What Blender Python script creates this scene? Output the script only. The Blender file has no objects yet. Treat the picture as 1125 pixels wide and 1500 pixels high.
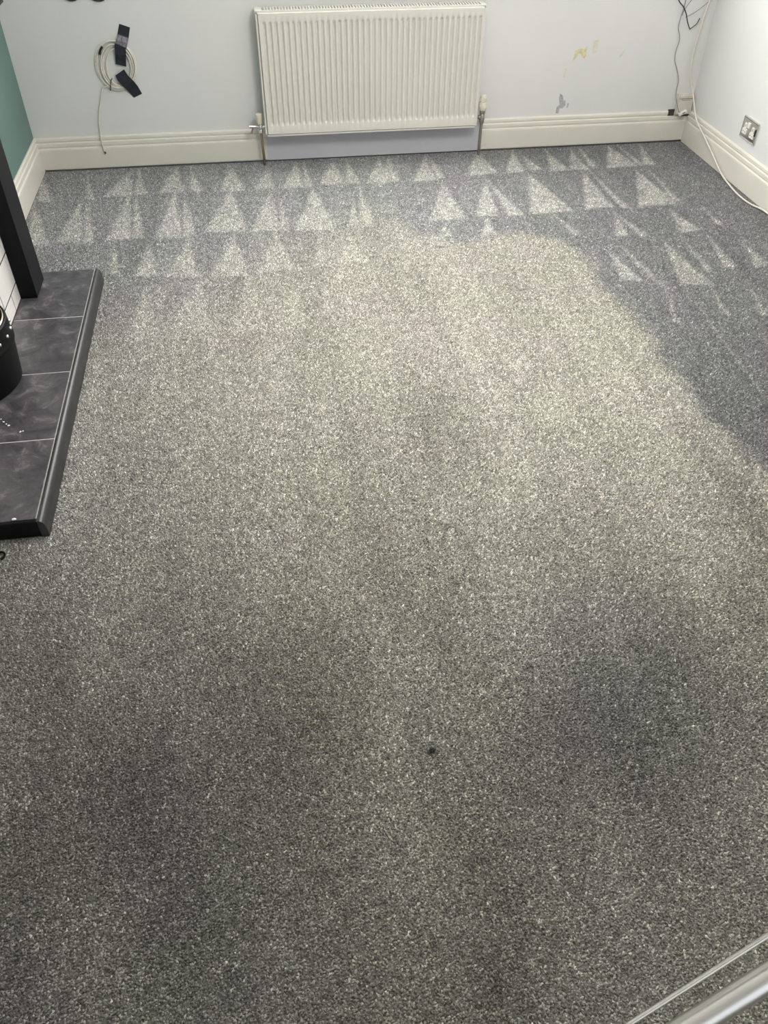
import bpy, bmesh, math, random
import numpy as np
from mathutils import Vector, Matrix

# ------------------------------------------------------------------ camera, world, light
SC = bpy.context.scene
COL = SC.collection
W = 3.8806            # room width between the faces of the skirtings
D = 6.6               # room depth
H = 2.45              # ceiling height

def camera():
    pi, ya, ro = math.radians(43.5154), math.radians(9.0287), math.radians(0.5335)
    fw = Vector((math.sin(ya)*math.cos(pi), math.cos(ya)*math.cos(pi), -math.sin(pi)))
    r = Vector((math.cos(ya), -math.sin(ya), 0)); u = r.cross(fw)
    r2 = r*math.cos(ro)+u*math.sin(ro); u2 = -r*math.sin(ro)+u*math.cos(ro)
    cd = bpy.data.cameras.new('camera'); co = bpy.data.objects.new('camera', cd); COL.objects.link(co)
    cd.sensor_fit = 'VERTICAL'; cd.sensor_height = 36.0; cd.sensor_width = 27.0
    cd.lens = 1169.07/1500*36.0; cd.clip_start = 0.02
    m = Matrix((r2, u2, -fw)).transposed().to_4x4(); m.translation = Vector((1.2149, -4.9403, 1.7642))
    co.matrix_world = m; SC.camera = co
camera()

SC.view_settings.view_transform = 'Standard'
SC.view_settings.look = 'None'
SC.view_settings.gamma = 1.0
SC.view_settings.use_curve_mapping = False
SC.view_settings.exposure = 0.0
SC.cycles.denoising_prefilter = 'NONE'

world = bpy.data.worlds.new('daylight'); SC.world = world; world.use_nodes = True
bgn = world.node_tree.nodes['Background']
bgn.inputs[0].default_value = (0.80, 0.88, 1.0, 1); bgn.inputs[1].default_value = 1.0

def area(name, loc, rot, sx, sy, power, col):
    l = bpy.data.lights.new(name, 'AREA'); l.shape = 'RECTANGLE'; l.size = sx; l.size_y = sy
    l.energy = power; l.color = col
    o = bpy.data.objects.new(name, l); COL.objects.link(o); o.location = loc
    o.rotation_euler = [math.radians(a) for a in rot]
    return o
WIN = (1.0, 3.1, 1.12, 2.22)          # unseen opening added to the back wall for light: x0 x1 z0 z1
PAT = (0.7, 3.2, 0.25, 2.15)          # unseen patio opening added to the front wall for light
area('added_window_light', ((WIN[0]+WIN[1])/2, 0.07, (WIN[2]+WIN[3])/2), (-76, 0, 0), WIN[1]-WIN[0], WIN[3]-WIN[2], 92, (1.0, 0.99, 0.97))
area('added_patio_light', ((PAT[0]+PAT[1])/2, -D+0.05, (PAT[2]+PAT[3])/2), (90, 0, 0), PAT[1]-PAT[0], PAT[3]-PAT[2], 3.5, (0.97, 0.98, 1.0))
ADDED_LAMP = (2.05, -2.45, 2.16)               # unseen pendant lamp added to light the middle of the room
ll = bpy.data.lights.new('added_lamp_light', 'POINT'); ll.energy = 100; ll.shadow_soft_size = 0.30; ll.color = (1.0, 0.985, 0.955)
lo = bpy.data.objects.new('added_lamp_light', ll); COL.objects.link(lo); lo.location = ADDED_LAMP

# ------------------------------------------------------------------ materials
def nodes(name):
    m = bpy.data.materials.new(name); m.use_nodes = True
    nt = m.node_tree; return m, nt, nt.nodes['Principled BSDF']
def N(nt, t, **kw):
    n = nt.nodes.new(t)
    for k, v in kw.items(): setattr(n, k, v)
    return n
def mat(name, col, rough=0.5, metal=0.0, var=0.06, vscale=12.0, bump=0.0, bscale=200.0, spec=0.5, coat=0.0, stretch=(1, 1, 1)):
    m, nt, b = nodes(name); L = nt.links.new
    tc = N(nt, 'ShaderNodeTexCoord'); mp = N(nt, 'ShaderNodeMapping'); mp.inputs['Scale'].default_value = stretch
    L(tc.outputs['Object'], mp.inputs[0])
    no = N(nt, 'ShaderNodeTexNoise'); no.inputs['Scale'].default_value = vscale; no.inputs['Detail'].default_value = 4
    L(mp.outputs[0], no.inputs[0])
    cr = N(nt, 'ShaderNodeValToRGB'); e = cr.color_ramp.elements
    e[0].position = 0.3; e[1].position = 0.7
    e[0].color = tuple(c*(1-var) for c in col)+(1,); e[1].color = tuple(min(1, c*(1+var)) for c in col)+(1,)
    L(no.outputs[0], cr.inputs[0]); L(cr.outputs[0], b.inputs['Base Color'])
    b.inputs['Roughness'].default_value = rough; b.inputs['Metallic'].default_value = metal
    b.inputs['Specular IOR Level'].default_value = spec; b.inputs['Coat Weight'].default_value = coat
    if bump:
        n2 = N(nt, 'ShaderNodeTexNoise'); n2.inputs['Scale'].default_value = bscale; n2.inputs['Detail'].default_value = 3
        L(mp.outputs[0], n2.inputs[0])
        bp = N(nt, 'ShaderNodeBump'); bp.inputs['Strength'].default_value = bump; bp.inputs['Distance'].default_value = 0.002
        L(n2.outputs[0], bp.inputs['Height']); L(bp.outputs[0], b.inputs['Normal'])
    return m
M = dict(
    wall=mat('wall_paint', (0.70, 0.696, 0.683), 0.6, var=0.02, vscale=3, bump=0.12, bscale=160),
    teal=mat('teal_paint', (0.115, 0.20, 0.178), 0.55, var=0.04, vscale=4, bump=0.1, bscale=160),
    ceil=mat('ceiling_paint', (0.82, 0.82, 0.80), 0.8, var=0.01, bump=0.1),
    gloss=mat('cream_gloss_paint', (0.71, 0.68, 0.605), 0.32, var=0.03, vscale=5, bump=0.05, bscale=60),
    board=mat('lilac_grey_paint', (0.56, 0.56, 0.60), 0.5, var=0.02, vscale=5),
    rad=mat('radiator_enamel', (0.685, 0.665, 0.605), 0.28, var=0.02, vscale=3),
    raddark=mat('radiator_inside', (0.16, 0.15, 0.13), 0.6),
    cream=mat('cream_plastic', (0.70, 0.665, 0.56), 0.38, var=0.04, vscale=30),
    white=mat('white_plastic', (0.78, 0.76, 0.70), 0.35, var=0.03, vscale=30),
    box=mat('aged_white_plastic', (0.62, 0.58, 0.51), 0.42, var=0.04, vscale=25),
    chrome=mat('chrome', (0.74, 0.73, 0.72), 0.16, 1.0, var=0.05, vscale=20),
    tarn=mat('tarnished_pipe', (0.32, 0.26, 0.19), 0.32, 0.9, var=0.25, vscale=40, stretch=(1, 1, .2)),
    dchrome=mat('dull_chrome', (0.40, 0.38, 0.345), 0.32, 0.9, var=0.12, vscale=40),
    steel=mat('stainless_steel', (0.84, 0.82, 0.77), 0.30, 1.0, var=0.05, vscale=15, bump=0.03, bscale=300, stretch=(.1, 1, 1)),
    black=mat('black_satin_paint', (0.006, 0.0065, 0.008), 0.42, spec=0.12, var=0.25, vscale=18, bump=0.08, bscale=90),
    bmetal=mat('black_metal', (0.006, 0.0065, 0.0065), 0.45, spec=0.10, var=0.2, vscale=25, bump=0.05, bscale=250),
    tape=mat('black_cloth_tape', (0.012, 0.014, 0.022), 0.55, var=0.2, vscale=60, bump=0.3, bscale=500),
    film=mat('shiny_tape_band', (0.16, 0.15, 0.17), 0.18, var=0.5, vscale=55, bump=0.4, bscale=80, stretch=(2, 1, .5)),
    coax=mat('cream_cable', (0.67, 0.635, 0.555), 0.42, var=0.05, vscale=30),
    gwire=mat('grey_wire', (0.26, 0.25, 0.235), 0.5),
    bwire=mat('black_wire', (0.015, 0.014, 0.013), 0.45),
    grout=mat('dark_grout', (0.012, 0.012, 0.012), 0.85, var=0.15, vscale=60),
    lgrout=mat('pale_grout', (0.42, 0.41, 0.40), 0.85, var=0.15, vscale=60),
    wtile=mat('white_glazed_tile', (0.80, 0.79, 0.75), 0.16, var=0.02, vscale=8, bump=0.04, bscale=40),
    brass=mat('pale_metal_lining', (0.55, 0.47, 0.36), 0.3, 1.0, var=0.2, vscale=25),
    crumb=mat('plaster_crumb', (0.80, 0.79, 0.76), 0.9, var=0.1, vscale=300),
    plaster=mat('bare_plaster', (0.40, 0.40, 0.405), 0.9, var=0.2, vscale=80),
    filler=mat('yellow_filler', (0.64, 0.575, 0.36), 0.8, var=0.15, vscale=50),
    filler2=mat('pale_filler', (0.67, 0.64, 0.53), 0.8, var=0.1, vscale=50),
    slot=mat('dark_slot', (0.02, 0.02, 0.02), 0.6),
    hole=mat('broken_plaster_hole', (0.055, 0.046, 0.040), 0.9, var=0.4, vscale=120),
    lint=mat('dark_lint', (0.01, 0.01, 0.01), 0.95),
)

def slate():
    m, nt, b = nodes('slate_tile'); L = nt.links.new
    tc = N(nt, 'ShaderNodeTexCoord'); oi = N(nt, 'ShaderNodeObjectInfo')
    ad = N(nt, 'ShaderNodeVectorMath', operation='ADD'); L(tc.outputs['Object'], ad.inputs[0]); L(oi.outputs['Random'], ad.inputs[1])
    n1 = N(nt, 'ShaderNodeTexNoise'); n1.inputs['Scale'].default_value = 13; n1.inputs['Detail'].default_value = 10
    n1.inputs['Roughness'].default_value = 0.7; n1.inputs['Distortion'].default_value = 0.6
    L(ad.outputs[0], n1.inputs[0])
    cr = N(nt, 'ShaderNodeValToRGB'); e = cr.color_ramp.elements
    e[0].position = 0.36; e[0].color = (0.034, 0.032, 0.036, 1); e[1].position = 0.74; e[1].color = (0.23, 0.215, 0.22, 1)
    k = e.new(0.55); k.color = (0.078, 0.072, 0.078, 1)
    L(n1.outputs[0], cr.inputs[0]); L(cr.outputs[0], b.inputs['Base Color'])
    b.inputs['Roughness'].default_value = 0.42
    bp = N(nt, 'ShaderNodeBump'); bp.inputs['Strength'].default_value = 0.35; bp.inputs['Distance'].default_value = 0.002
    L(n1.outputs[0], bp.inputs['Height']); L(bp.outputs[0], b.inputs['Normal'])
    return m
M['slate'] = slate()
M['nosing'] = mat('black_rounded_edge', (0.030, 0.030, 0.031), 0.36, var=0.2, vscale=14, bump=0.12, bscale=120)

def carpet_mat(name, k):
    m, nt, b = nodes(name); L = nt.links.new
    at = N(nt, 'ShaderNodeAttribute', attribute_name='yarn')
    tc = N(nt, 'ShaderNodeTexCoord')
    t1 = N(nt, 'ShaderNodeTexNoise'); t1.inputs['Scale'].default_value = 420; t1.inputs['Detail'].default_value = 1
    L(tc.outputs['Object'], t1.inputs[0])
    mr = N(nt, 'ShaderNodeMapRange'); mr.inputs[1].default_value = 0.3; mr.inputs[2].default_value = 0.7
    mr.inputs[3].default_value = 0.7*k; mr.inputs[4].default_value = 1.3*k; L(t1.outputs[0], mr.inputs[0])
    vs = N(nt, 'ShaderNodeVectorMath', operation='SCALE'); L(at.outputs['Color'], vs.inputs[0]); L(mr.outputs[0], vs.inputs['Scale'])
    L(vs.outputs[0], b.inputs['Base Color'])
    b.inputs['Roughness'].default_value = 0.85; b.inputs['Specular IOR Level'].default_value = 0.15
    b.inputs['Sheen Weight'].default_value = 0.15; b.inputs['Sheen Roughness'].default_value = 0.5
    return m
M['carpet'] = carpet_mat('grey_carpet_backing', 0.6)
M['pile'] = carpet_mat('grey_twist_pile', 1.0)

# ------------------------------------------------------------------ builders
def obj(name, bm, m, parent=None, smooth=False, bevel=0.0):
    me = bpy.data.meshes.new(name); bmesh.ops.recalc_face_normals(bm, faces=bm.faces[:]) ; bm.to_mesh(me); bm.free()
    me.materials.append(m)
    o = bpy.data.objects.new(name, me); COL.objects.link(o)
    if smooth:
        for p in me.polygons: p.use_smooth = True
        try: me.set_sharp_from_angle(angle=math.radians(40))
        except Exception: pass
    if bevel:
        md = o.modifiers.new('bevel', 'BEVEL'); md.width = bevel; md.segments = 2; md.limit_method = 'ANGLE'
    if parent is not None: o.parent = parent
    return o
def root(name, loc=(0, 0, 0)):
    o = bpy.data.objects.new(name, None); COL.objects.link(o); return o
def tag(o, label, cat, group=None):
    o['label'] = label; o['category'] = cat
    if group: o['group'] = group
    return o
def struct(o, label=None):
    o['kind'] = 'structure'
    if label: o['label'] = label
    return o
def box(bm, x0, x1, y0, y1, z0, z1):
    v = [bm.verts.new(c) for c in ((x0, y0, z0), (x1, y0, z0), (x1, y1, z0), (x0, y1, z0), (x0, y0, z1), (x1, y0, z1), (x1, y1, z1), (x0, y1, z1))]
    for f in ((0, 3, 2, 1), (4, 5, 6, 7), (0, 1, 5, 4), (1, 2, 6, 5), (2, 3, 7, 6), (3, 0, 4, 7)): bm.faces.new([v[i] for i in f])
    return v
def BX(*a):
    bm = bmesh.new(); box(bm, *a); return bm
def lathe(bm, prof, c, n=32, axis='Z'):
    rings = []
    for r, z in prof:
        ring = []
        for i in range(n):
            a = 2*math.pi*i/n
            p = (r*math.cos(a), r*math.sin(a), z)
            if axis == 'X': p = (z, p[0], p[1])
            if axis == 'Y': p = (p[0], z, p[1])
            ring.append(bm.verts.new(Vector(p)+Vector(c)))
        rings.append(ring)
    for A, B in zip(rings, rings[1:]):
        for i in range(n): bm.faces.new((A[i], A[(i+1) % n], B[(i+1) % n], B[i]))
    bm.faces.new(rings[0][::-1]); bm.faces.new(rings[-1])
def LA(prof, c, n=32, axis='Z'):
    bm = bmesh.new(); lathe(bm, prof, c, n, axis); return bm
def smoothpath(pts, k=8):
    P = [Vector(p) for p in pts]; P = [2*P[0]-P[1]]+P+[2*P[-1]-P[-2]]; out = []
    for i in range(1, len(P)-2):
        a, b, c, d = P[i-1:i+3]
        for j in range(k):
            t = j/k
            out.append(0.5*((2*b)+(c-a)*t+(2*a-5*b+4*c-d)*t*t+(3*b-a-3*c+d)*t**3))
    out.append(P[-2]); return out
def tube(bm, path, r, n=8, closed=False):
    rings = []; prev = None; K = len(path)
    for i, p in enumerate(path):
        a = path[(i-1) % K] if (closed or i > 0) else p
        b = path[(i+1) % K] if (closed or i < K-1) else p
        t = (b-a).normalized()
        if prev is None:
            prev = t.orthogonal().normalized()
        u = (prev-t*prev.dot(t)).normalized(); prev = u; w = t.cross(u)
        rr = r(i/(K-1)) if callable(r) else r
        rings.append([bm.verts.new(p+(u*math.cos(2*math.pi*j/n)+w*math.sin(2*math.pi*j/n))*rr) for j in range(n)])
    prs = list(zip(rings, rings[1:]))
    if closed: prs.append((rings[-1], rings[0]))
    for A, B in prs:
        for j in range(n): bm.faces.new((A[j], A[(j+1) % n], B[(j+1) % n], B[j]))
    if not closed:
        bm.faces.new(rings[0][::-1]); bm.faces.new(rings[-1])
def TU(pts, r, n=8, k=8, closed=False):
    bm = bmesh.new(); tube(bm, smoothpath(pts, k) if k else [Vector(p) for p in pts], r, n, closed); return bm
def sweep(prof, a, b, ea=0.0, eb=0.0, inward=(0, 1, 0)):
    """prof = (thickness t toward the room, z); ea/eb lengthen each end by ea*t (mitres)."""
    bm = bmesh.new(); a = Vector(a); b = Vector(b); d = (b-a).normalized(); iv = Vector(inward)
    A = [bm.verts.new(a+iv*t+Vector((0, 0, z))+d*(ea*t)) for t, z in prof]
    B = [bm.verts.new(b+iv*t+Vector((0, 0, z))-d*(eb*t)) for t, z in prof]
    n = len(prof)
    for i in range(n): bm.faces.new((A[i], A[(i+1) % n], B[(i+1) % n], B[i]))
    bm.faces.new(A[::-1]); bm.faces.new(B)
    return bm
def prism(poly, y0, y1):
    """polygon in x,z pulled from y0 to y1"""
    bm = bmesh.new()
    A = [bm.verts.new((x, y0, z)) for x, z in poly]; B = [bm.verts.new((x, y1, z)) for x, z in poly]
    n = len(poly)
    for i in range(n): bm.faces.new((A[i], A[(i+1) % n], B[(i+1) % n], B[i]))
    bm.faces.new(A[::-1]); bm.faces.new(B); return bm

T = 0.02                                  # skirting thickness = wall planes lie this far behind
XL, XR, YB, YF = -T, W+T, T, -D
# ------------------------------------------------------------------ carpet (floor)
TRI = [[[0.252,-0.143],[0.271,-0.412],[0.316,-0.441]],[[0.484,-0.045],[0.367,-0.415],[0.518,-0.422]],[[0.533,-0.051],[0.535,-0.41],[0.593,-0.399]],[[0.745,-0.016],[0.666,-0.395],[0.795,-0.388]],[[0.828,-0.038],[0.836,-0.394],[0.892,-0.401]],[[1.064,-0.08],[0.991,-0.415],[1.131,-0.424]],[[1.278,-0.087],[1.191,-0.417],[1.291,-0.416]],[[1.444,-0.055],[1.342,-0.414],[1.462,-0.42]],[[1.489,-0.072],[1.465,-0.406],[1.51,-0.412]],[[1.664,-0.051],[1.554,-0.393],[1.694,-0.402]],[[1.746,-0.079],[1.7,-0.403],[1.782,-0.399]],[[1.943,-0.032],[1.818,-0.418],[1.957,-0.407]],[[-0.013,-0.031],[0.02,-0.424],[0.093,-0.443]],[[0.002,-0.421],[0.056,-0.969],[0.153,-0.974]],[[0.249,-0.477],[0.191,-0.957],[0.316,-0.974]],[[0.288,-0.46],[0.326,-0.975],[0.379,-0.983]],[[0.503,-0.42],[0.429,-0.963],[0.553,-0.96]],[[0.542,-0.448],[0.561,-0.961],[0.619,-0.961]],[[0.75,-0.406],[0.678,-0.97],[0.804,-0.975]],[[0.807,-0.484],[0.805,-0.975],[0.871,-0.965]],[[1.056,-0.423],[0.921,-0.932],[1.134,-0.961]],[[1.271,-0.452],[1.16,-0.956],[1.298,-0.963]],[[1.319,-0.6],[1.299,-0.963],[1.342,-0.949]],[[1.506,-0.46],[1.375,-0.974],[1.583,-0.982]],[[1.712,-0.653],[1.656,-0.959],[1.699,-0.965]],[[1.767,-0.543],[1.707,-0.978],[1.787,-0.969]],[[0.65,-1.05],[0.598,-1.365],[0.707,-1.373]],[[0.838,-0.999],[0.747,-1.392],[0.895,-1.412]],[[1.066,-0.971],[0.949,-1.42],[1.121,-1.43]],[[1.271,-0.979],[1.177,-1.394],[1.336,-1.406]],[[1.488,-1.069],[1.433,-1.395],[1.491,-1.385]],[[1.639,-1.07],[1.559,-1.359],[1.674,-1.357]],[[0.479,-1.065],[0.479,-1.314],[0.526,-1.321]],[[0.659,-1.472],[0.617,-1.909],[0.728,-1.924]],[[0.903,-1.44],[0.756,-1.928],[0.959,-1.93]],[[1.129,-1.438],[1.022,-1.939],[1.192,-1.935]],[[1.33,-1.499],[1.229,-1.912],[1.357,-1.93]],[[1.47,-1.519],[1.418,-1.824],[1.483,-1.834]],[[0.733,-2.251],[0.712,-2.531],[0.743,-2.535]],[[2.006,-0.033],[1.873,-0.442],[2.008,-0.4]],[[2.222,-0.061],[2.084,-0.42],[2.215,-0.412]],[[2.247,-0.093],[2.225,-0.413],[2.275,-0.384]],[[2.551,-0.018],[2.402,-0.385],[2.592,-0.358]],[[2.77,-0.047],[2.642,-0.365],[2.756,-0.364]],[[2.817,-0.112],[2.792,-0.348],[2.866,-0.341]],[[2.98,-0.075],[2.909,-0.374],[3.022,-0.378]],[[3.136,-0.066],[3.037,-0.364],[3.138,-0.378]],[[3.198,-0.045],[3.166,-0.327],[3.203,-0.359]],[[3.393,-0.028],[3.258,-0.367],[3.45,-0.365]],[[3.457,-0.037],[3.457,-0.349],[3.487,-0.364]],[[3.591,-0.067],[3.491,-0.343],[3.558,-0.363]],[[2.244,-0.467],[2.079,-0.955],[2.27,-0.959]],[[2.492,-0.475],[2.334,-0.925],[2.448,-0.949]],[[2.511,-0.477],[2.505,-0.948],[2.583,-0.95]],[[2.77,-0.409],[2.623,-0.942],[2.859,-0.93]],[[3.09,-0.425],[2.94,-0.919],[3.095,-0.917]],[[3.141,-0.458],[3.132,-0.922],[3.173,-0.941]],[[3.414,-0.442],[3.233,-0.936],[3.455,-0.92]],[[3.489,-0.505],[3.446,-0.896],[3.487,-0.901]],[[2.137,-1.026],[2.082,-1.161],[2.155,-1.151]],[[2.377,-0.974],[2.301,-1.171],[2.375,-1.161]],[[2.75,-1.003],[2.774,-1.216],[2.813,-1.233]],[[3.072,-1.003],[2.978,-1.264],[3.044,-1.273]],[[3.082,-1.027],[3.105,-1.281],[3.144,-1.287]],[[3.381,-1.001],[3.33,-1.272],[3.435,-1.245]],[[3.573,-1.05],[3.551,-1.198],[3.586,-1.224]],[[2.881,-1.444],[2.836,-1.721],[2.931,-1.735]],[[2.967,-1.38],[2.96,-1.705],[3.016,-1.813]],[[3.194,-1.373],[3.092,-1.79],[3.242,-1.811]],[[3.298,-1.426],[3.27,-1.679],[3.299,-1.7]],[[3.443,-1.328],[3.375,-1.658],[3.424,-1.665]],[[3.587,-1.446],[3.522,-1.678],[3.597,-1.653]],[[3.219,-1.841],[3.167,-2.053],[3.191,-2.087]],[[3.002,-1.844],[2.921,-2.107],[2.944,-2.125]],[[3.065,-2.295],[3.041,-2.594],[3.046,-2.653]],[[3.392,-1.898],[3.317,-2.104],[3.355,-2.11]],[[2.574,-2.331],[2.518,-2.52],[2.57,-2.527]]]
NEAR = [[[2.005,-2.784],[1.841,-3.186],[1.927,-3.198]],[[2.043,-2.829],[1.957,-3.171],[2.027,-3.165]],[[1.788,-2.753],[1.668,-3.161],[1.751,-3.188]],[[2.279,-2.478],[2.149,-2.682],[2.255,-2.718]]]
def sstep(a, b, x):
    t = np.clip((x-a)/(b-a), 0, 1); return t*t*(3-2*t)
def value_noise(X, Y, sx, sy, seed):
    rng = np.random.default_rng(seed); g = rng.random((64, 64))
    u = X*sx+100; v = Y*sy+100
    iu = np.floor(u).astype(int); iv = np.floor(v).astype(int); fu = u-iu; fv = v-iv
    fu = fu*fu*(3-2*fu); fv = fv*fv*(3-2*fv)
    q = lambda a, b: g[a % 64, b % 64]
    return (q(iu, iv)*(1-fu)+q(iu+1, iv)*fu)*(1-fv)+(q(iu, iv+1)*(1-fu)+q(iu+1, iv+1)*fu)*fv
def tri_mask(X, Y, t, soft):
    p = [np.array(q) for q in t]
    area2 = (p[1][0]-p[0][0])*(p[2][1]-p[0][1])-(p[1][1]-p[0][1])*(p[2][0]-p[0][0])
    if area2 < 0: p = [p[0], p[2], p[1]]
    d = None
    for i in range(3):
        a, b = p[i], p[(i+1) % 3]; e = b-a; L = np.hypot(*e)
        s = ((X-a[0])*(-e[1])+(Y-a[1])*e[0])/L
        d = s if d is None else np.minimum(d, s)
    return np.clip(d/soft+0.6, 0, 1)
def nap_map(X, Y):
    wob = (value_noise(X, Y, 9, 9, 1)-.5)*0.05+(value_noise(X, Y, 30, 30, 2)-.5)*0.03
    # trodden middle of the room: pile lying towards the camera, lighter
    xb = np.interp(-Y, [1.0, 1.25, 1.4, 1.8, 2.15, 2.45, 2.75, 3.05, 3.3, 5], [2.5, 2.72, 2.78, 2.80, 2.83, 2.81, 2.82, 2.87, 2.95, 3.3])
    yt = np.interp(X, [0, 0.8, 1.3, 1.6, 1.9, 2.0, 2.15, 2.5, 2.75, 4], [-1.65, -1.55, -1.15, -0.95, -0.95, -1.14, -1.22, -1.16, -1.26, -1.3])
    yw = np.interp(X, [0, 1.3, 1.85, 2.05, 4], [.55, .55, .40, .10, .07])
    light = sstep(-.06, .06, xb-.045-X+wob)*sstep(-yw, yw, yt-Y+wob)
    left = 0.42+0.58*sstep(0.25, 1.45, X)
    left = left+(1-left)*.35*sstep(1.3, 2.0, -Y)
    L = 0.128+0.056*light*left*(1+.35*sstep(1.5, 2.3, -Y))  # yarn tone raised towards the camera to make up for quick light falloff
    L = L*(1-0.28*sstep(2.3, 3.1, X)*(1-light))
    # upright strokes of the cleaner
    st = value_noise(X, Y, 11, 1.1, 3)*.6+value_noise(X, Y, 26, 1.8, 4)*.4
    L = L*(1+0.30*(st-.5))
    # marks
    mk = np.zeros_like(X)
    for t in TRI: mk = np.maximum(mk, tri_mask(X, Y, t, .022)*(0.75+0.5*(value_noise(X, Y, 40, 40, 8)-.5)))
    fade = 1-0.25*sstep(1.3, 1.9, -Y)
    L = L+mk*fade*(0.235-L).clip(0.040, .11)
    for t in NEAR: L = L+tri_mask(X, Y, t, .05)*0.035
    # soiled blotches, plus darkening towards the camera painted in for light falloff
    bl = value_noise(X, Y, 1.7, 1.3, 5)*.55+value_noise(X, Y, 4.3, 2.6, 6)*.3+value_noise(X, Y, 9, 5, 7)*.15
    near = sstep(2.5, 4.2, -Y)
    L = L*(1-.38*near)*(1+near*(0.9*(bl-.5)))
    X0, Y0 = X, Y
    X = X+(value_noise(X0, Y0, 4, 3, 21)-.5)*.22+(value_noise(X0, Y0, 13, 5, 22)-.5)*.08
    Y = Y+(value_noise(X0, Y0, 4, 2, 23)-.5)*.45
    g = lambda cx, cy, rx, ry: np.exp(-(((X-cx)/rx)**2+((Y-cy)/ry)**2))
    L = L*(1-0.38*g(2.0, -3.85, .24, .38))*(1-0.16*g(1.86, -2.72, .12, .22))*(1-0.34*g(0.62, -4.15, .32, .45))
    L = L*(1+0.30*g(1.42, -3.85, .10, .42))*(1+0.16*g(2.42, -3.6, .09, .30))*(1-0.28*g(1.52, -4.35, .09, .25))*(1-.2*g(2.75, -3.4, .2, .5))
    X, Y = X0, Y0
    L = L*(1-0.8*g(1.495, -3.96, .016, .013))
    X, Y = X0, Y0
    L = L*(1-.5*g(2.735, -1.335, .035, .010))*(1-.4*g(2.07, -1.262, .04, .010))
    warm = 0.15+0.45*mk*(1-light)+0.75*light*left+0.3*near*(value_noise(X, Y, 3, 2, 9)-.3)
    warm = warm+0.5*g(1.42, -3.9, .14, .5)-0.5*g(2.0, -3.85, .3, .4)
    return L.clip(0.02, .6), warm.clip(0, 1)
YARN = 1.90
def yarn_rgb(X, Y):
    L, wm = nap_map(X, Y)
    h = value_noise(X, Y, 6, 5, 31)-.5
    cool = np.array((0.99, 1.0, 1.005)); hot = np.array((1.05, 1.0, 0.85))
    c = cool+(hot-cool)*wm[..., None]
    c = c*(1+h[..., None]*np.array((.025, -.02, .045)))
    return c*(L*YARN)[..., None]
def mesh_from(name, co, faces, rgb, m):
    k = faces.shape[1]
    me = bpy.data.meshes.new(name)
    me.vertices.add(len(co)); me.vertices.foreach_set('co', co.astype(np.float32).ravel())
    me.loops.add(faces.size); me.loops.foreach_set('vertex_index', faces.astype(np.int32).ravel())
    me.polygons.add(len(faces)); me.polygons.foreach_set('loop_start', (np.arange(len(faces))*k).astype(np.int32))
    me.update()
    ca = me.attributes.new('yarn', 'FLOAT_COLOR', 'POINT')
    ca.data.foreach_set('color', np.concatenate([rgb, np.ones((len(rgb), 1))], 1).astype(np.float32).ravel())
    me.materials.append(m)
    o = bpy.data.objects.new(name, me); COL.objects.link(o); return o
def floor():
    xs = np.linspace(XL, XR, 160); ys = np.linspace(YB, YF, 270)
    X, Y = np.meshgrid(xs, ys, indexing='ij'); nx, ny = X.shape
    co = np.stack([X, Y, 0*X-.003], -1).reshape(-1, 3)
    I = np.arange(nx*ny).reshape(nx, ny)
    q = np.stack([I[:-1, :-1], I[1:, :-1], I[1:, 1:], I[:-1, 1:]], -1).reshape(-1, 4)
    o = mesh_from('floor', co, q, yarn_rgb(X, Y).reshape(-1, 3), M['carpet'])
    struct(o, 'grey twist-pile carpet with pale brushed triangles and soiled patches, painted darker towards the camera for light falloff')
    # the pile: one small leaning tuft per stitch, leaning with the nap
    rng = np.random.default_rng(12); sp = .0052
    gx = np.arange(.003, W-.003, sp); gy = np.arange(-4.85, -.004, sp)
    X, Y = np.meshgrid(gx, gy, indexing='ij'); X = X.ravel(); Y = Y.ravel(); n = len(X)
    X = X+rng.uniform(-.5, .5, n)*sp; Y = Y+rng.uniform(-.5, .5, n)*sp
    keep = (X > .001) & (X < W-.001) & (Y < -.001) & ~((X < .464) & (Y < -1.402) & (Y > -3.060))
    X = X[keep]; Y = Y[keep]; n = len(X)
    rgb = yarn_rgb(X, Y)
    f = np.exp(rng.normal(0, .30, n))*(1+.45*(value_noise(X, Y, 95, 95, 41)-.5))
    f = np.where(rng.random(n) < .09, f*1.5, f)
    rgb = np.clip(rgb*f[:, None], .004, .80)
    th = rng.uniform(0, 2*np.pi, n); rb = sp*rng.uniform(.62, .95, n); h = rng.uniform(.0032, .0080, n)
    lx = rng.normal(0, .0027, n); ly = rng.normal(0, .0024, n)-.0010
    P = []
    for k in range(3):
        a = th+k*2*np.pi/3; P.append(np.stack([X+rb*np.cos(a), Y+rb*np.sin(a), 0*X-.0035], -1))
    P.append(np.stack([X+lx, Y+ly, h-.0035], -1))
    co = np.stack(P, 1).reshape(-1, 3)
    b = (np.arange(n)*4)[:, None, None]
    tr = (b+np.array([[0, 1, 3], [1, 2, 3], [2, 0, 3]])[None]).reshape(-1, 3)
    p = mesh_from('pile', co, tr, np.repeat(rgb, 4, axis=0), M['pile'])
    p.parent = o; p['kind'] = 'stuff'
floor()

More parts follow.
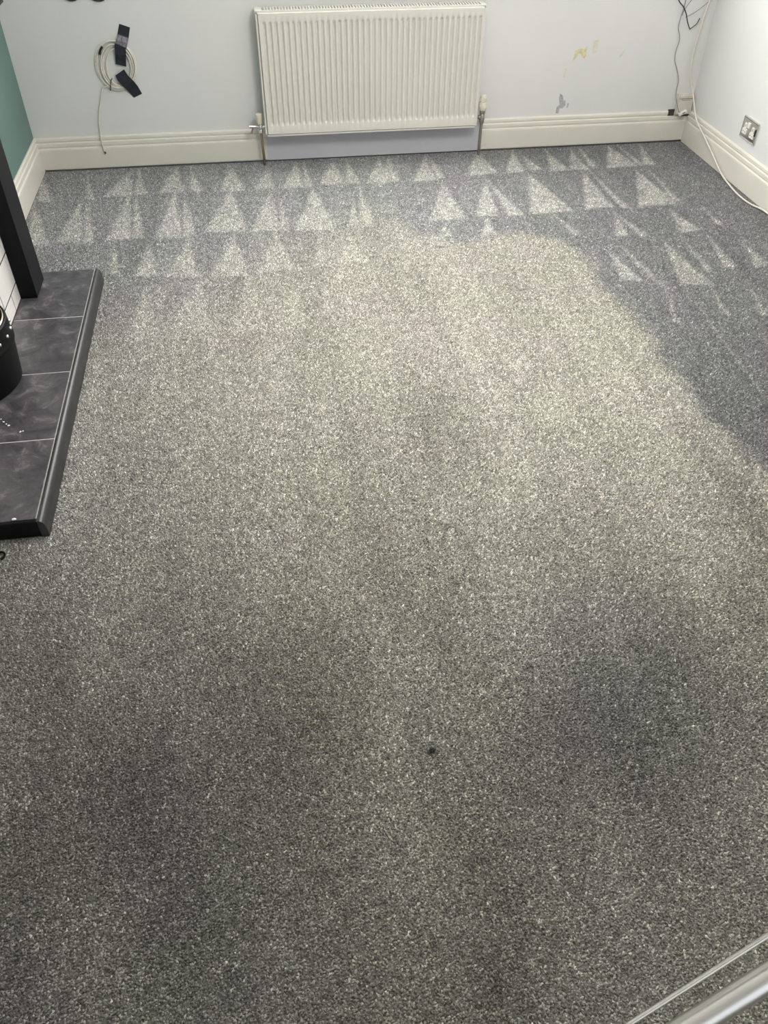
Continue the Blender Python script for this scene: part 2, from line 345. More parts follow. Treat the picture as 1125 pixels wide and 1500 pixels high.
# ------------------------------------------------------------------ room shell
def holed_wall(name, y0, y1, hole):
    x0, x1, z0, z1 = hole; bm = bmesh.new()
    box(bm, XL-.1, x0, y0, y1, -.02, H); box(bm, x1, XR+.1, y0, y1, -.02, H)
    box(bm, x0, x1, y0, y1, -.02, z0); box(bm, x0, x1, y0, y1, z1, H)
    return struct(obj(name, bm, M['wall']))
wall_back = holed_wall('wall_back', YB, YB+.25, WIN)
wall_back['label'] = 'pale grey painted back wall behind the radiator'
holed_wall('wall_front', YF-.2, YF, PAT)
struct(obj('wall_right', BX(XR, XR+.1, YF, YB, -.02, H), M['wall']), 'pale grey painted wall on the right')
BY0, BY1, BXF = -1.49, -3.05, 0.158       # chimney breast: far edge, near edge, front face
struct(obj('wall_left', BX(XL-.1, XL, YF, BY1, -.02, H), M['wall']))
struct(obj('wall_left', BX(XL-.1, XL, BY0, YB, -.02, H), M['teal']), 'teal painted alcove wall on the left')
struct(obj('ceiling', BX(XL-.1, XR+.1, YF-.2, YB+.25, H, H+.1), M['ceil']))
# chimney breast with an opening for the drum
OY0, OY1, OZ = -2.03, -2.53, 0.62
bm = bmesh.new()
g0 = BXF-.002
box(bm, -.42, g0, OY0, BY0, -.02, H); box(bm, -.42, g0, BY1, OY1, -.02, H); box(bm, -.42, g0, OY1, OY0, OZ, H)
box(bm, -.42, -.34, OY1, OY0, -.02, OZ)
fire = struct(obj('wall_fireplace', bm, M['grout']), 'fireplace wall faced with white tiles and dark joints')
def tiles():
    rows = [(0.066, 0.1335), (0.1405, 0.2675)]+[(0.2745+.134*k, 0.4015+.134*k) for k in range(5)]
    g = .0035
    for i, (z0, z1) in enumerate(rows):
        ys = [-1.742-.26*k for k in range(-1, 6)] if i % 2 == 0 else [-1.872-.26*k for k in range(-1, 6)]
        for a, b in zip(ys, ys[1:]):
            a2, b2 = min(a, BY0-.002)-g, max(b, BY1+.002)+g
            segs = [(a2, b2)]
            if z0 < OZ: segs = [(a2, max(b2, OY0)), (min(a2, OY1), b2)]
            for s, t in segs:
                if s-t > .02:
                    obj('tile', BX(g0, BXF, t, s, z0, z1), M['wtile'], fire, bevel=.0015)
tiles()

# skirtings
PROF = [(0, .009), (.02, .009), (.02, .112), (.0185, .120), (.012, .1235), (.012, .127), (.0155, .132), (.015, .147), (.0135, .150), (.0085, .1525), (.0085, .156), (.0115, .160), (.0105, .172), (.006, .1787), (0, .1787)]
PROF_SIDE = [(t, 0 if z < .01 else z) for t, z in PROF]
LOWB = [(0, .009), (.02, .009), (.02, .112), (.0185, .120), (.012, .1235), (.012, .127), (.0155, .132), (.015, .147), (0, .150)]
RX0, RX1 = 1.283, 2.567
NX = 3.757
def sk(name, prof, a, b, ea, eb, inv): struct(obj(name, sweep(prof, a, b, ea, eb, inv), M['gloss']))
sk('baseboard_back', PROF, (XL, YB, 0), (RX0, YB, 0), 1, 0, (0, -1, 0))
sk('baseboard_back', PROF, (RX1, YB, 0), (NX, YB, 0), 0, 0, (0, -1, 0))
sk('baseboard_back', LOWB, (NX, YB, 0), (XR, YB, 0), 0, 1, (0, -1, 0))
sk('baseboard_left', PROF_SIDE, (XL, YB, 0), (XL, BY0, 0), 1, 0, (1, 0, 0))
sk('baseboard_right', PROF_SIDE, (XR, YB, 0), (XR, YF, 0), 1, 0, (-1, 0, 0))
sk('baseboard_left', PROF_SIDE, (XL, BY1, 0), (XL, YF, 0), 0, 0, (1, 0, 0))
struct(obj('trim_1', BX(RX0, RX1, 0, YB, .004, .17), M['board'], bevel=.001), 'flat lilac-grey board behind the radiator')
# frames for the added, unseen openings in the back and front walls
def window(name, rect, y0, y1, mull):
    x0, x1, z0, z1 = rect; f = .06; bm = bmesh.new()
    box(bm, x0, x0+f, y0, y1, z0, z1); box(bm, x1-f, x1, y0, y1, z0, z1)
    box(bm, x0+f, x1-f, y0, y1, z0, z0+f); box(bm, x0+f, x1-f, y0, y1, z1-f, z1)
    for k in range(1, mull):
        c = x0+(x1-x0)*k/mull; box(bm, c-f/2, c+f/2, y0, y1, z0+f, z1-f)
    return struct(obj(name, bm, M['white']))
window('added_window_1', WIN, YB+.15, YB+.20, 3)
struct(obj('trim_2', BX(WIN[0]-.05, WIN[1]+.05, -.04, YB+.15, WIN[2]-.03, WIN[2]), M['gloss']))
window('added_window_2', PAT, YF-.15, YF-.1, 3)

# paint losses and filler patches on the back wall
random.seed(4)
def patch(name, cx, cz, pts, m, label):
    o = obj(name, prism([(cx+a, cz+b) for a, b in pts], YB-.0008, YB+.001), m, wall_back); o['label'] = label
patch('filler_patch', 3.132, .510, [(-.045, -.045), (-.036, -.014), (-.030, .018), (-.004, .028), (.026, .026), (.034, .042), (.036, -.010), (.030, -.026), (.014, -.018), (.006, -.004), (-.008, .006), (-.022, -.020)], M['filler'], 'jagged yellow filler smear')
patch('filler_patch', 3.219, .549, [(-.016, -.038), (-.019, .026), (.012, .034), (.018, .004), (.012, -.036)], M['filler2'], 'pale yellow filler rectangle')
patch('filler_patch', 3.055, .414, [(-.006, -.026), (-.002, .022), (.007, .024), (.004, -.022)], M['filler2'], 'thin pale yellow smear')
patch('filler_patch', 3.385, .500, [(-.012, -.018), (-.004, .012), (.018, .026), (.008, -.004)], M['filler2'], 'faint yellowish smear')
patch('paint_chip', 3.060, .252, [(-.026, -.060), (-.024, -.026), (-.008, -.012), (-.018, .022), (-.014, .050), (.004, .036), (.012, .012), (.026, .010), (.027, -.018), (.012, -.034), (-.004, -.034), (-.008, -.062)], M['plaster'], 'grey bare plaster where paint has chipped')
patch('paint_chip', 3.104, .232, [(-.006, -.012), (-.004, .012), (.005, .014), (.003, -.010)], M['plaster'], 'tiny grey chip')

hole = obj('wall_hole', BX(3.7575, 3.797, .0135, YB+.001, .150, .186), M['hole'], wall_back); hole['label'] = 'dark gap beside the cut end of the skirting'
hole = obj('wall_hole', BX(3.845, 3.893, .0015, .0135, .1505, .158), M['slot'], wall_back); hole['label'] = 'dark slit under the junction box'
# ------------------------------------------------------------------ radiator
def radiator():
    x0, x1, z0, z1, yf = 1.2937, 2.5051, .1832, .783, -.1044
    R = root('radiator'); tag(R, 'cream ribbed panel radiator with slotted top grille on the back wall', 'radiator')
    bm = bmesh.new()
    n = 39; first, last = 1.3215, 2.4880; pitch = (last-first)/(n-1)
    cols = [(x0, 0)]
    for i in range(n):
        c = first+i*pitch
        for dx, d in ((-.0105, 0), (-.0060, .55), (-.0025, 1), (.0025, 1), (.0060, .55), (.0105, 0)): cols.append((c+dx, d))
    cols.append((x1, 0))
    ztop, zbot = .742, .232
    rows = [(z0, 0), (zbot-.006, 0), (zbot-.001, .25), (zbot+.010, .92), (zbot+.016, 1), (ztop-.014, 1), (ztop-.009, .92), (ztop-.001, .25), (ztop+.003, 0), (z1-.008, 0), (z1-.002, -.0), (z1, .55)]
    dep = .012; grid = []
    for z, k in rows:
        r = []
        for x, d in cols:
            dd = d*k*dep if k <= 1 and z < z1-.009 else (0 if z < z1-.001 else .006)
            r.append(bm.verts.new((x, yf+dd, z)))
        grid.append(r)
    for A, B in zip(grid, grid[1:]):
        for i in range(len(A)-1): bm.faces.new((A[i], A[i+1], B[i+1], B[i]))
    # returns of the pressed panel
    def ret(vs):
        b = [bm.verts.new((v.co.x, yf+.013, v.co.z)) for v in vs]
        for i in range(len(vs)-1): bm.faces.new((vs[i], vs[i+1], b[i+1], b[i]))
    ret(grid[0]); ret(grid[-1]); ret([g[0] for g in grid]); ret([g[-1] for g in grid])
    obj('front_panel', bm, M['rad'], R, smooth=True)
    bm = bmesh.new(); box(bm, x0, x1, -.040, -.026, z0, z1)
    obj('rear_panel', bm, M['rad'], R, bevel=.003)
    # convector fins seen through the grille
    bm = bmesh.new()
    for k in range(60):
        x = x0+.02+k*(x1-x0-.04)/59; box(bm, x-.001, x+.001, yf+.014, -.041, z0+.03, z1-.07)
    f = obj('convector_fins', bm, M['raddark'], R); f['kind'] = 'stuff'
    # casing: sides and bottom flange
    for s, (a, b) in enumerate(((x0-.014, x0-.004), (x1+.001, x1+.011))):
        obj('side_panel', BX(a, b, -.098, -.016, z0-.004, .787), M['rad'], R, bevel=.002)
    obj('bottom_flange', BX(x0-.004, x1+.001, -.100, -.086, z0-.014, z0-.004), M['rad'], R, bevel=.002)
    # grille with slots
    bm = bmesh.new(); zt = .7935; zb = .789; ya, yb = -.098, -.012
    gx0, gx1 = x0-.015, x1+.012; s0, s1 = x0+.022, x1-.014; sa, sb = -.089, -.022
    box(bm, gx0, s0, ya, yb, zb, zt); box(bm, s1, gx1, ya, yb, zb, zt)
    box(bm, s0, s1, ya, sa, zb, zt); box(bm, s0, s1, sb, yb, zb, zt)
    box(bm, gx0, gx1, ya, ya+.003, zb-.010, zb)
    ns = 75; p = (s1-s0)/ns
    g = obj('top_grille', bm, M['rad'], R)
    bar = None
    for k in range(1, ns):
        c = s0+k*p
        if bar is None:
            bar = obj('grille_bar', BX(-p*.22, p*.22, sa, sb, zb, zt), M['rad'], g)
        else:
            b2 = bar.copy(); COL.objects.link(b2); b2.parent = g; 
        (bar if k == 1 else b2).location = (c, 0, 0)
    # brackets that tie it to the wall
    for x in (1.55, 2.25): obj('wall_bracket', BX(x-.02, x+.02, -.027, YB-.001, .25, .70), M['rad'], R)
radiator()

def lockshield():
    R = root('radiator_valve'); tag(R, 'small chrome radiator valve with cream cap and drain lever, left of the radiator', 'valve')
    x, y = 1.2535, -.062
    obj('pipe', TU([(1.2590, y, 0), (1.2565, y, .10), (x, y, .19)], .0078, 12, 6), M['tarn'], R, smooth=True)
    obj('body', LA([(.0085, .178), (.0125, .182), (.0125, .197), (.0105, .200), (.0135, .205), (.0135, .222), (.009, .228), (.009, .236)], (x, y, 0), 20), M['chrome'], R, smooth=True)
    obj('cap', LA([(.013, .232), (.0165, .240), (.0195, .272), (.0198, .281), (.0165, .284), (.006, .2835)], (x-.004, y, 0), 24), M['cream'], R, smooth=True)
    obj('union_nut', LA([(.006, .008), (.0115, .010), (.0115, .022), (.008, .024), (.008, .035)], (x, y, .211), 12, 'X'), M['chrome'], R, smooth=True)
    l = obj('drain_lever', TU([(x-.008, y-.004, .214), (x-.030, y-.008, .218), (x-.062, y-.010, .220)], lambda t: .006+.003*t, 10, 6), M['chrome'], R, smooth=True)
    obj('drain_spout', TU([(x-.042, y-.010, .214), (x-.049, y-.011, .198), (x-.054, y-.011, .184)], .0052, 10, 4), M['dchrome'], l, smooth=True)
    obj('drain_screw', LA([(.004, -.018), (.0065, -.017), (.0065, -.009)], (x+.014, y, .216), 12, 'Y'), M['chrome'], R, smooth=True)
lockshield()

def trv():
    R = root('thermostatic_valve'); tag(R, 'cream thermostatic radiator valve on a dull pipe, right of the radiator', 'valve')
    x, y = 2.5535, -.062
    obj('pipe', TU([(x-.002, y, 0), (x-.001, y, .10), (x, y, .19)], .0082, 12, 6), M['dchrome'], R, smooth=True)
    obj('body', LA([(.010, .176), (.0135, .184), (.015, .200), (.015, .228), (.0125, .232), (.017, .236), (.017, .252), (.012, .256)], (x, y, 0), 20), M['dchrome'], R, smooth=True)
    obj('union_nut', LA([(.007, -.039), (.007, -.024), (.0125, -.022), (.0125, -.012)], (x, y, .214), 12, 'X'), M['dchrome'], R, smooth=True)
    obj('sensor_head', LA([(.018, .252), (.0215, .258), (.0240, .268), (.0245, .292), (.0225, .297), (.018, .299)], (x, y, 0), 28), M['cream'], R, smooth=True)
    bm = bmesh.new(); lathe(bm, [(.017, .297), (.0205, .301), (.0205, .322), (.0175, .332), (.010, .336), (.003, .3365)], (x, y, 0), 28)
    d = obj('dial', bm, M['cream'], R, smooth=True)
    bm = bmesh.new()
    for k in range(14):
        a = 2*math.pi*k/14; c, s = math.cos(a), math.sin(a)
        v = box(bm, -.0012, .0014, -.0018, .0018, .303, .321)
        for q in v:
            px, py = q.co.x+.0205, q.co.y; q.co.x, q.co.y = x+px*c-py*s, y+px*s+py*c
    obj('grip_ribs', bm, M['cream'], d)
trv()

# ------------------------------------------------------------------ coil of cable taped to the wall
def coil():
    R = root('cable_coil'); tag(R, 'coil of cream aerial cable hung on the wall left of the radiator', 'cable')
    cx, cz = .511, .535; path = []; turns = 5; random.seed(2)
    spec = []
    for u in (0, .14, .50, .66, 1.0):
        l = .404+.058*u; r_ = .612-.026*u; t = .657-.040*u; bt = .414+.020*u
        spec.append(((r_-l)/2+random.uniform(-.002, .002), (t-bt)/2, (l+r_)/2-cx+random.uniform(-.002, .002), (t+bt)/2-cz+random.uniform(-.003, .003), random.random()))
    for i, (rx, rz, ox, oz, ph) in enumerate(spec):
        pts = []
        for k in range(40):
            a = 2*math.pi*k/40; w = 1+.015*math.sin(3*a+ph*5)
            # leaning oval
            ex, ez = rx*w*math.cos(a), rz*w*math.sin(a)
            th = math.radians(-12)
            pts.append(Vector((cx+ox+ex*math.cos(th)-ez*math.sin(th), .0138-.0032*(i % 3)+.001*math.sin(a*2+i), cz+oz+ex*math.sin(th)+ez*math.cos(th))))
        bm = bmesh.new(); tube(bm, pts, .0040, 8, True); obj('cable_loop', bm, M['coax'], R, smooth=True)
    tl = obj('cable_tail', TU([(.470, .010, .430), (.437, .012, .432), (.413, .012, .418), (.385, .012, .345), (.364, .012, .283), (.352, .008, .20), (.350, -.004, .150), (.355, -.006, .098)], .0036, 8, 8), M['coax'], R, smooth=True)
    obj('bare_tip', TU([(.355, -.006, .099), (.358, -.006, .091), (.360, -.006, .088)], .0045, 8, 3), M['bwire'], tl, smooth=True)
    s = obj('dark_sleeve', TU([(.440, .003, .592), (.449, .003, .612), (.462, .003, .628)], .0062, 8, 5), M['bwire'], R, smooth=True)
    s['label'] = 'short black sleeve on the outer loop'
coil()
def strip(name, secs, m, th=.0008, parent=None):
    """secs = (left x,z, right x,z, y) along the strip"""
    bm = bmesh.new(); rows = []
    for (ax, az, bx, bz, y) in secs:
        rows.append([bm.verts.new((ax, y, az)), bm.verts.new((bx, y, bz)), bm.verts.new((bx, y+th, bz)), bm.verts.new((ax, y+th, az))])
    for A, B in zip(rows, rows[1:]):
        for i in range(4): bm.faces.new((A[i], A[(i+1) % 4], B[(i+1) % 4], B[i]))
    bm.faces.new(rows[0][::-1]); bm.faces.new(rows[-1])
    return obj(name, bm, m, parent)
t1 = strip('tape_strip', [(.570, .728, .622, .710, .0188), (.552, .684, .606, .664, .0188), (.540, .655, .596, .640, .0010), (.528, .636, .582, .618, -.0005), (.520, .59, .577, .585, -.0005), (.516, .562, .569, .548, .0075), (.512, .542, .566, .528, .0080)], M['tape'])
tag(t1, 'upright black tape strip with a shiny band above the cable coil', 'tape')
fb = strip('shiny_band', [(.5515, .682, .606, .662, .0178), (.541, .657, .5975, .642, .0002), (.533, .644, .587, .618, -.0013)], M['film'], .0006, t1)
fb['label'] = 'glossy translucent band across the tape'
t2 = strip('tape_strip', [(.499, .488, .552, .517, .0010), (.508, .462, .562, .496, -.0006), (.522, .441, .566, .487, -.0008), (.536, .425, .590, .459, -.0004), (.556, .394, .606, .428, .0150), (.573, .369, .621, .388, .0188)], M['tape'])
tag(t2, 'slanting black tape strip across lower right of the cable coil', 'tape')
bm = TU([(.477, .0195, .470), (.473, .000, .466), (.464, -.001, .440), (.458, .0, .418), (.457, .0195, .412)], .0022, 6, 5)
tag(obj('cable_tie', bm, M['bwire'], smooth=True), 'thin black cable tie around the bottom of the cable coil', 'cable tie')

# two dark cable loops hanging into the top of the picture
def ring(name, cx, cz, rx, rz, r, y, m, label, turns=1):
    R = None
    pts = [Vector((cx+rx*math.cos(2*math.pi*k/36), y, cz+rz*math.sin(2*math.pi*k/36))) for k in range(36)]
    bm = bmesh.new(); tube(bm, pts, r, 8, True)
    return tag(obj(name, bm, m, smooth=True), label, 'cable', 'dark cable loops above the coil')
ring('cable_loop', .360, .888, .052, .048, .0055, .0135, M['bwire'], 'dark loop hanging at the top edge, nearer the teal wall')
ring('cable_loop', .492, .888, .060, .054, .0042, .0145, M['bwire'], 'dark loop hanging at the top edge, above the taped coil')

# ------------------------------------------------------------------ corner: wires, junction box, aerial cable
def corner():
    R = root('junction_box'); tag(R, 'cream telephone junction box in the corner above the skirting', 'junction box')
    x0, x1, z0, z1 = 3.800, 3.893, .160, .272; y0 = -.014
    obj('backplate', BX(x0-.003, x1+.003, y0+.018, YB, z0, z1+.002), M['box'], R, bevel=.002)
    obj('cover', BX(x0, x1, y0, y0+.018, z0+.002, z1-.022), M['box'], R, bevel=.004)
    obj('cover_top', BX(x0+.002, x1-.002, y0-.002, y0+.018, z1-.019, z1-.001), M['box'], R, bevel=.003)
    obj('label_slot', BX(x0+.014, x1-.022, y0-.0006, y0+.002, z1-.030, z1-.027), M['gwire'], R)
    P = root('telephone_plug'); tag(P, 'small grey-white plug tilted below the junction box', 'plug')
    b = obj('plug_body', BX(-.026, .026, -.011, .011, -.008, .008), M['white'], P, bevel=.003)
    b2 = obj('clip', BX(-.004, .012, -.012, -.0105, -.003, .005), M['gwire'], P)
    P.location = (3.832, -.027, .176); P.rotation_euler = (0, math.radians(-24), 0)
    tag(obj('grey_wire', TU([(3.700, .014, 1.25), (3.690, .0165, .95), (3.705, .0165, .80), (3.706, .0165, .728), (3.700, .0165, .68), (3.698, .012, .63), (3.716, .012, .590), (3.722, .012, .560), (3.716, .012, .51), (3.722, .012, .46), (3.752, .012, .405), (3.775, .012, .35), (3.777, .012, .295), (3.776, -.002, .262), (3.782, -.020, .235), (3.790, -.032, .210), (3.800, -.034, .190), (3.812, -.031, .182)], .0022, 6, 8), M['gwire'], smooth=True), 'thin grey wire wandering down the back wall to the corner plug', 'wire')
    tag(obj('black_wire', TU([(3.56, .014, 1.15), (3.61, .008, .86), (3.655, .001, .772), (3.692, -.002, .737), (3.718, -.003, .702), (3.737, -.004, .662), (3.759, -.004, .628), (3.762, -.004, .625), (3.777, -.004, .635), (3.797, -.003, .652), (3.808, -.002, .678)], .0028, 6, 6), M['bwire'], smooth=True), 'black wire with a hooked end high on the back wall', 'wire')
    tag(obj('grey_wire', TU([(3.80, .014, .98), (3.765, .010, .82), (3.737, .009, .767), (3.710, .009, .724), (3.702, .010, .692)], .0018, 6, 6), M['gwire'], smooth=True), 'short thin grey wire crossing the black wire from the right', 'wire')
    tag(obj('grey_wire', TU([(3.895, .012, .95), (3.872, .008, .80), (3.835, .006, .752), (3.775, .008, .706), (3.725, .009, .682)], .0018, 6, 6), M['gwire'], smooth=True), 'faint grey wire running into the corner beside the aerial cable', 'wire')
    A = obj('aerial_cable', TU([(3.885, .005, 1.25), (3.868, .004, .92), (3.852, .002, .80), (3.838, -.002, .735), (3.829, -.004, .65), (3.822, -.004, .54), (3.825, -.006, .45), (3.842, -.010, .36), (3.856, -.024, .315), (3.868, -.050, .265), (3.858, -.115, .222), (3.853, -.185, .176), (3.862, -.30, .125), (3.866, -.45, .066), (3.862, -.60, .016), (3.842, -.776, .0065), (3.832, -.90, .0065), (3.842, -1.0, .006), (3.862, -1.10, .012), (3.862, -1.25, .010), (3.83, -1.5, .006), (3.80, -1.9, .006)], .0046, 8, 8), M['coax'], smooth=True)
    tag(A, 'cream aerial cable trailing from the corner down onto the carpet', 'cable')
    s = obj('dark_joint', TU([(3.868, .004, .92), (3.860, .003, .86), (3.8525, .002, .803), (3.846, .001, .775)], .0056, 8, 6), M['bwire'], A, smooth=True)
    s['label'] = 'dark taped joint on the cable'
corner()

def socket():
    R = root('double_socket'); tag(R, 'chrome double power socket with white inserts on the right wall', 'socket')
    yc, zc = -.690, .286; hw, hh = .082, .055
    xw = XR
    def sbox(name, dy0, dy1, z0, z1, d0, d1, m, p, bev=.0):   # dy measured rightwards in the picture (towards -y)
        return obj(name, BX(xw-d1, xw-d0, yc-dy1, yc-dy0, zc+z0, zc+z1), m, p, bevel=bev)
    bm = bmesh.new()
    back = [(hw, hh, 0), (-hw, hh, 0), (-hw, -hh, 0), (hw, -hh, 0)]
    levels = [(hw, hh, 0), (hw, hh, .006), (hw-.005, hh-.005, .0095), (hw-.009, hh-.009, .0080)]
    rings = [[bm.verts.new((xw-d, yc+sy*a, zc+sz*b)) for sy, sz in ((1, 1), (-1, 1), (-1, -1), (1, -1))] for a, b, d in levels]
    for A, B in zip(rings, rings[1:]):
        for i in range(4): bm.faces.new((A[i], A[(i+1) % 4], B[(i+1) % 4], B[i]))
    bm.faces.new(rings[0][::-1]); bm.faces.new(rings[-1])
    f = obj('faceplate', bm, M['chrome'], R)
    for c in (-.040, .040):
        bm = bmesh.new()
        P = [(-.022, -.030), (.022, -.030), (.022, -.004), (.010, -.004), (.010, .024), (-.010, .024), (-.010, -.004), (-.022, -.004)]
        A = [bm.verts.new((xw-.007, yc-(c+a), zc+b)) for a, b in P]; B = [bm.verts.new((xw-.0115, yc-(c+a), zc+b)) for a, b in P]
        for i in range(8): bm.faces.new((A[i], A[(i+1) % 8], B[(i+1) % 8], B[i]))
        bm.faces.new(A[::-1]); bm.faces.new(B)
        ins = obj('socket_insert', bm, M['white'], R)
        for q in ((-.0022, .0022, .006, .017), (-.014, -.007, -.020, -.016), (.007, .014, -.020, -.016)):
            sbox('slot', c+q[0], c+q[1], q[2], q[3], .0105, .0118, M['slot'], ins)
    for c, lab in ((-.009, None), (.068, None)):
        w = .012 if c < 0 else .005
        sw = sbox('rocker_switch', c-w, c+w, .008 if c < 0 else -.012, .034 if c < 0 else .022, .007, .013, M['white'] if c < 0 else M['slot'], R, .0015)
    for c in (-.068, .068):
        obj('screw', LA([(.003, xw-.0095), (.003, xw-.0075)], (0, yc-c, zc-.036), 10, 'X'), M['dchrome'], R)
socket()

# ------------------------------------------------------------------ hearth, surround, drum
def hearth():
    R = root('hearth'); tag(R, 'raised hearth of dark slate tiles with a rounded black edge', 'hearth')
    xa, xj, xe = .1582, .4424, .466; ya, yb = -1.400, -3.062; zt = .063
    bm = bmesh.new(); box(bm, xa, xj-.001, yb+.016, ya-.001, 0, zt-.010); box(bm, -.335, xa, OY1+.003, OY0-.003, 0, zt-.010)
    box(bm, -.018, xa, ya-.085, ya-.001, 0, zt-.010)
    obj('base', bm, M['grout'], R)
    obj('grout_bed', BX(xa, xj-.003, yb+.017, ya-.001, zt-.010, zt-.0012), M['lgrout'], R)
    js = [ya-.001, -1.8217, -2.2352, -2.6484, yb+.014]; g = .0028
    for i, (a, b) in enumerate(zip(js, js[1:])):
        a2 = a-(g if i else 0); b2 = b+(g if i < 3 else 0)
        o = obj('tile', BX(xa+.0, xj-.005, b2, a2, zt-.009, zt), M['slate'], R, bevel=.0012)
    obj('tile', BX(-.33, xa-.002, OY1+.006, OY0-.006, zt-.009, zt), M['slate'], R, bevel=.0012)
    # rounded edge: quarter-round profile along the right-hand side, closed at the front
    prof = [(xj, 0), (xj, zt), (xj+.004, zt+.0012)]
    for k in range(1, 9):
        a = math.pi/2*(1-k/8); prof.append((xj+.004+(xe-xj-.004)*math.cos(a), zt+.0012-.034+.034*math.sin(a)))
    prof += [(xe, 0)]
    bm = bmesh.new()
    A = [bm.verts.new((x, ya, z)) for x, z in prof]; B = [bm.verts.new((x, yb, z)) for x, z in prof]; n = len(prof)
    for i in range(n): bm.faces.new((A[i], A[(i+1) % n], B[(i+1) % n], B[i]))
    bm.faces.new(A[::-1]); bm.faces.new(B)
    obj('rounded_edge', bm, M['nosing'], R, smooth=True)
    obj('front_edge', BX(xa, xj, yb, yb+.013, 0, zt), M['black'], R, bevel=.004)
hearth()
S = root('fire_surround'); tag(S, 'black painted upright of the fire surround standing on the hearth', 'fireplace surround')
obj('upright', BX(BXF, .228, -1.640, -1.470, .0632, 1.10), M['black'], S, bevel=.003)
obj('mantel_shelf', BX(BXF, .36, -3.05, -1.38, 1.10, 1.16), M['black'], S, bevel=.004)
obj('upright', BX(BXF, .228, -3.04, -2.87, .0632, 1.10), M['black'], S, bevel=.003)

def drum():
    R = root('metal_drum'); tag(R, 'round black metal drum with pale lining and bright studs on the hearth', 'log bucket')
    c = (.058, -2.262, .0632); r = .221; h = .240
    obj('body', LA([(.203, 0), (.208, .005), (.2215, .150), (.226, .156), (.226, .166), (.2215, .172), (.222, .205), (.2205, h-.004), (.216, h), (.213, h-.002), (.212, h-.012), (.196, .012), (.01, .010)], c, 64), M['bmetal'], R, smooth=True)
    obj('lining', LA([(.2118, h-.040), (.2118, h+.001), (.209, h+.004), (.205, h+.001), (.190, .02), (.01, .018)], c, 64), M['brass'], R, smooth=True)
    for k in range(24):
        a = 2*math.pi*(k+.5)/24
        bm = bmesh.new(); bmesh.ops.create_uvsphere(bm, u_segments=10, v_segments=6, radius=.0075)
        o = obj('stud', bm, M['chrome'], R, smooth=True)
        o.location = (c[0]+(r+.0005)*math.cos(a), c[1]+(r+.0005)*math.sin(a), c[2]+h-.044)
drum()

def crumbs():
    random.seed(7)
    sp = [(.238, -2.512, .0032, 'tiny white crumb nearest the black drum on the slate hearth'), (.250, -2.530, .0035, 'small white crumb second from the black drum on the hearth'), (.272, -2.555, .0050, 'largest white plaster crumb in the short row on the hearth'), (.262, -2.545, .0030, 'tiny white crumb touching the largest crumb on the hearth'), (.318, -2.598, .0045, 'white crumb lying alone near the pale joint, with a speck beside it'), (.326, -2.594, .003, 'tiny white speck beside the lone crumb, nearest the rounded edge')]
    for i, (x, y, r, lab) in enumerate(sp):
        bm = bmesh.new(); bmesh.ops.create_icosphere(bm, subdivisions=1, radius=r)
        for v in bm.verts: v.co *= random.uniform(.7, 1.3); v.co.z *= .6
        mz = min(v.co.z for v in bm.verts)
        o = obj('plaster_crumb', bm, M['crumb']); o.location = (x, y, .063-mz)
        tag(o, lab, 'crumb', 'plaster crumbs on the hearth tile')
    bm = bmesh.new(); bmesh.ops.create_icosphere(bm, subdivisions=1, radius=.005)
    for v in bm.verts: v.co.x *= 1.7; v.co *= random.uniform(.8, 1.2); v.co.z *= .5
    mz = min(v.co.z for v in bm.verts)
    o = obj('plaster_crumb', bm, M['crumb']); o.location = (.374, -3.042, .063-mz)
    tag(o, 'white plaster flake on the front lip of the hearth', 'crumb')
crumbs()
tag(obj('black_hook', TU([(.337, -3.150, .006), (.3445, -3.142, .0065), (.3450, -3.130, .0065), (.337, -3.121, .0065), (.325, -3.122, .006), (.300, -3.130, .006), (.22, -3.150, .006)], .0034, 8, 6), M['bmetal'], smooth=True), 'small black hooked rod end on the carpet before the hearth', 'fire tool')
bm = bmesh.new(); bmesh.ops.create_icosphere(bm, subdivisions=2, radius=.006)
random.seed(3)
for v in bm.verts: v.co *= random.uniform(.6, 1.25); v.co.z *= .45
o = obj('lint_speck', bm, M['lint']); o.location = (1.495, -3.959, .002)
tag(o, 'small dark speck of fluff on the carpet near the centre', 'lint')

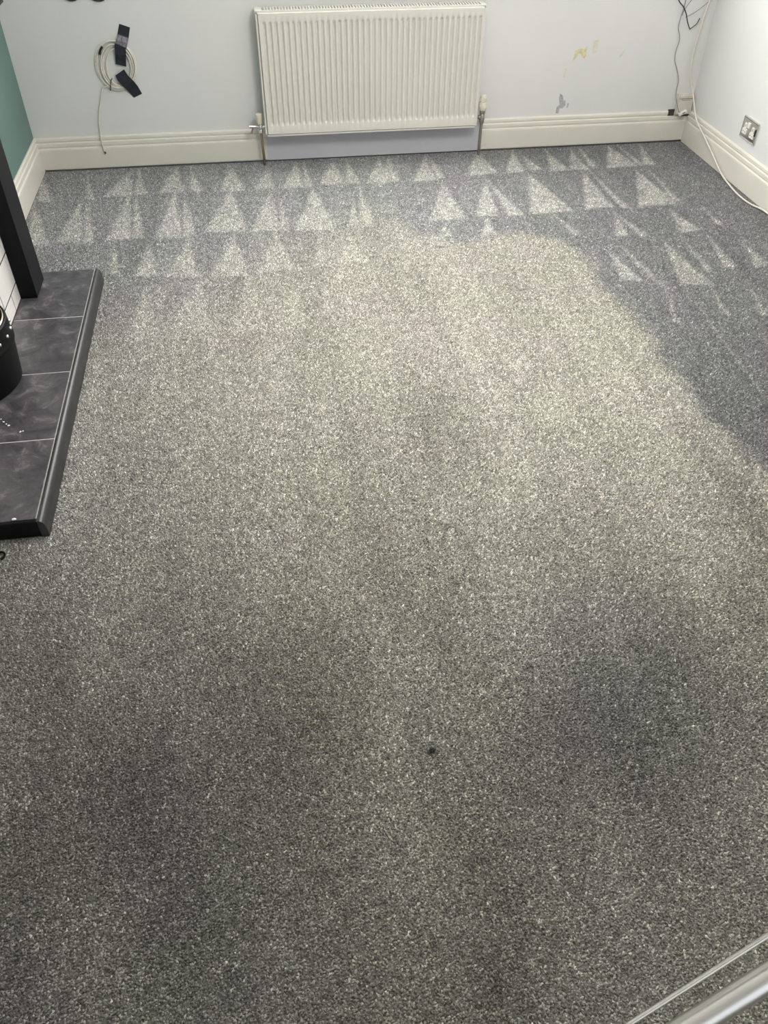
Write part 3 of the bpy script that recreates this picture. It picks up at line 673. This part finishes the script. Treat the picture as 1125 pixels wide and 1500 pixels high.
# ------------------------------------------------------------------ carpet-cleaning wand
def wand():
    R = root('cleaning_wand'); tag(R, 'stainless steel carpet-cleaning wand at the bottom right corner', 'carpet wand')
    a = Vector((1.7425, -4.6720, 0.3642)); b = Vector((1.8469, -4.6477, 0.4470)); d = (b-a).normalized()
    foot = a-d*((a.z-.055)/d.z); top = a+d*1.15
    obj('vacuum_tube', TU([foot, top], .019, 28, 0), M['steel'], R, smooth=True)
    up = Vector((-0.2833, 0.9560, 0.0764)).normalized(); up = (up-d*up.dot(d)).normalized()
    off = up*.058
    s = obj('solution_tube', TU([a-d*.30+up*.043, a+d*1.0+up*.043], .0043, 12, 0), M['steel'], R, smooth=True)
    for q, w in ((-.28, .043), (.97, .043)):
        p = a+d*q; obj('tube_clip', TU([p+up*.014, p+up*w], .006, 8, 0), M['dchrome'], R)
    # floor head on the carpet
    hx = Vector((foot.x, foot.y, 0))
    bm = bmesh.new()
    P = [(-.17, -.035, 0), (.17, -.035, 0), (.17, .035, 0), (-.17, .035, 0), (-.15, -.02, .05), (.15, -.02, .05), (.15, .02, .05), (-.15, .02, .05), (-.03, -.02, .10), (.03, -.02, .10), (.03, .02, .10), (-.03, .02, .10)]
    v = [bm.verts.new(hx+Vector(p)+Vector((0, 0, .003))) for p in P]
    bm.faces.new((v[3], v[2], v[1], v[0]))
    for k in (0, 4):
        for i in range(4): bm.faces.new((v[k+i], v[k+(i+1) % 4], v[k+4+(i+1) % 4], v[k+4+i]))
    bm.faces.new((v[8], v[9], v[10], v[11]))
    obj('floor_head', bm, M['steel'], R, bevel=.004)
    obj('grip', TU([top-d*.02, top+d*.16], .022, 16, 0), M['bwire'], R, smooth=True)
wand()

def lamp():  # fitting for the added lamp, out of view
    R = root('added_pendant_lamp'); tag(R, 'unseen white pendant lamp added under the ceiling to light the room', 'lamp')
    x, y, z = ADDED_LAMP
    obj('ceiling_rose', LA([(.05, H-.02), (.05, H-.0005)], (x, y, 0), 24), M['white'], R, smooth=True)
    obj('cord', TU([(x, y, H-.015), (x, y, z+.20)], .004, 8, 0), M['white'], R)
    obj('lamp_shade', LA([(.03, z+.20), (.19, z+.19), (.20, z+.18), (.19, z+.185), (.03, z+.195)], (x, y, 0), 32), M['white'], R, smooth=True)
lamp()

# ------------------------------------------------------------------ put every thing's origin at its own base
bpy.context.view_layer.update()
for o in list(COL.objects):
    if o.parent is not None or 'category' not in o.keys() or o.location.length > 1e-6: continue
    pts = []
    for q in [o]+list(o.children_recursive):
        if q.type == 'MESH': pts += [q.matrix_world @ Vector(c) for c in q.bound_box]
    lo_, hi_ = [min(p[k] for p in pts) for k in range(3)], [max(p[k] for p in pts) for k in range(3)]
    base = Vector(((lo_[0]+hi_[0])/2, (lo_[1]+hi_[1])/2, lo_[2]))
    o.location = base
    if o.type == 'MESH': o.data.transform(Matrix.Translation(-base))
    for q in o.children: q.location = q.location-base
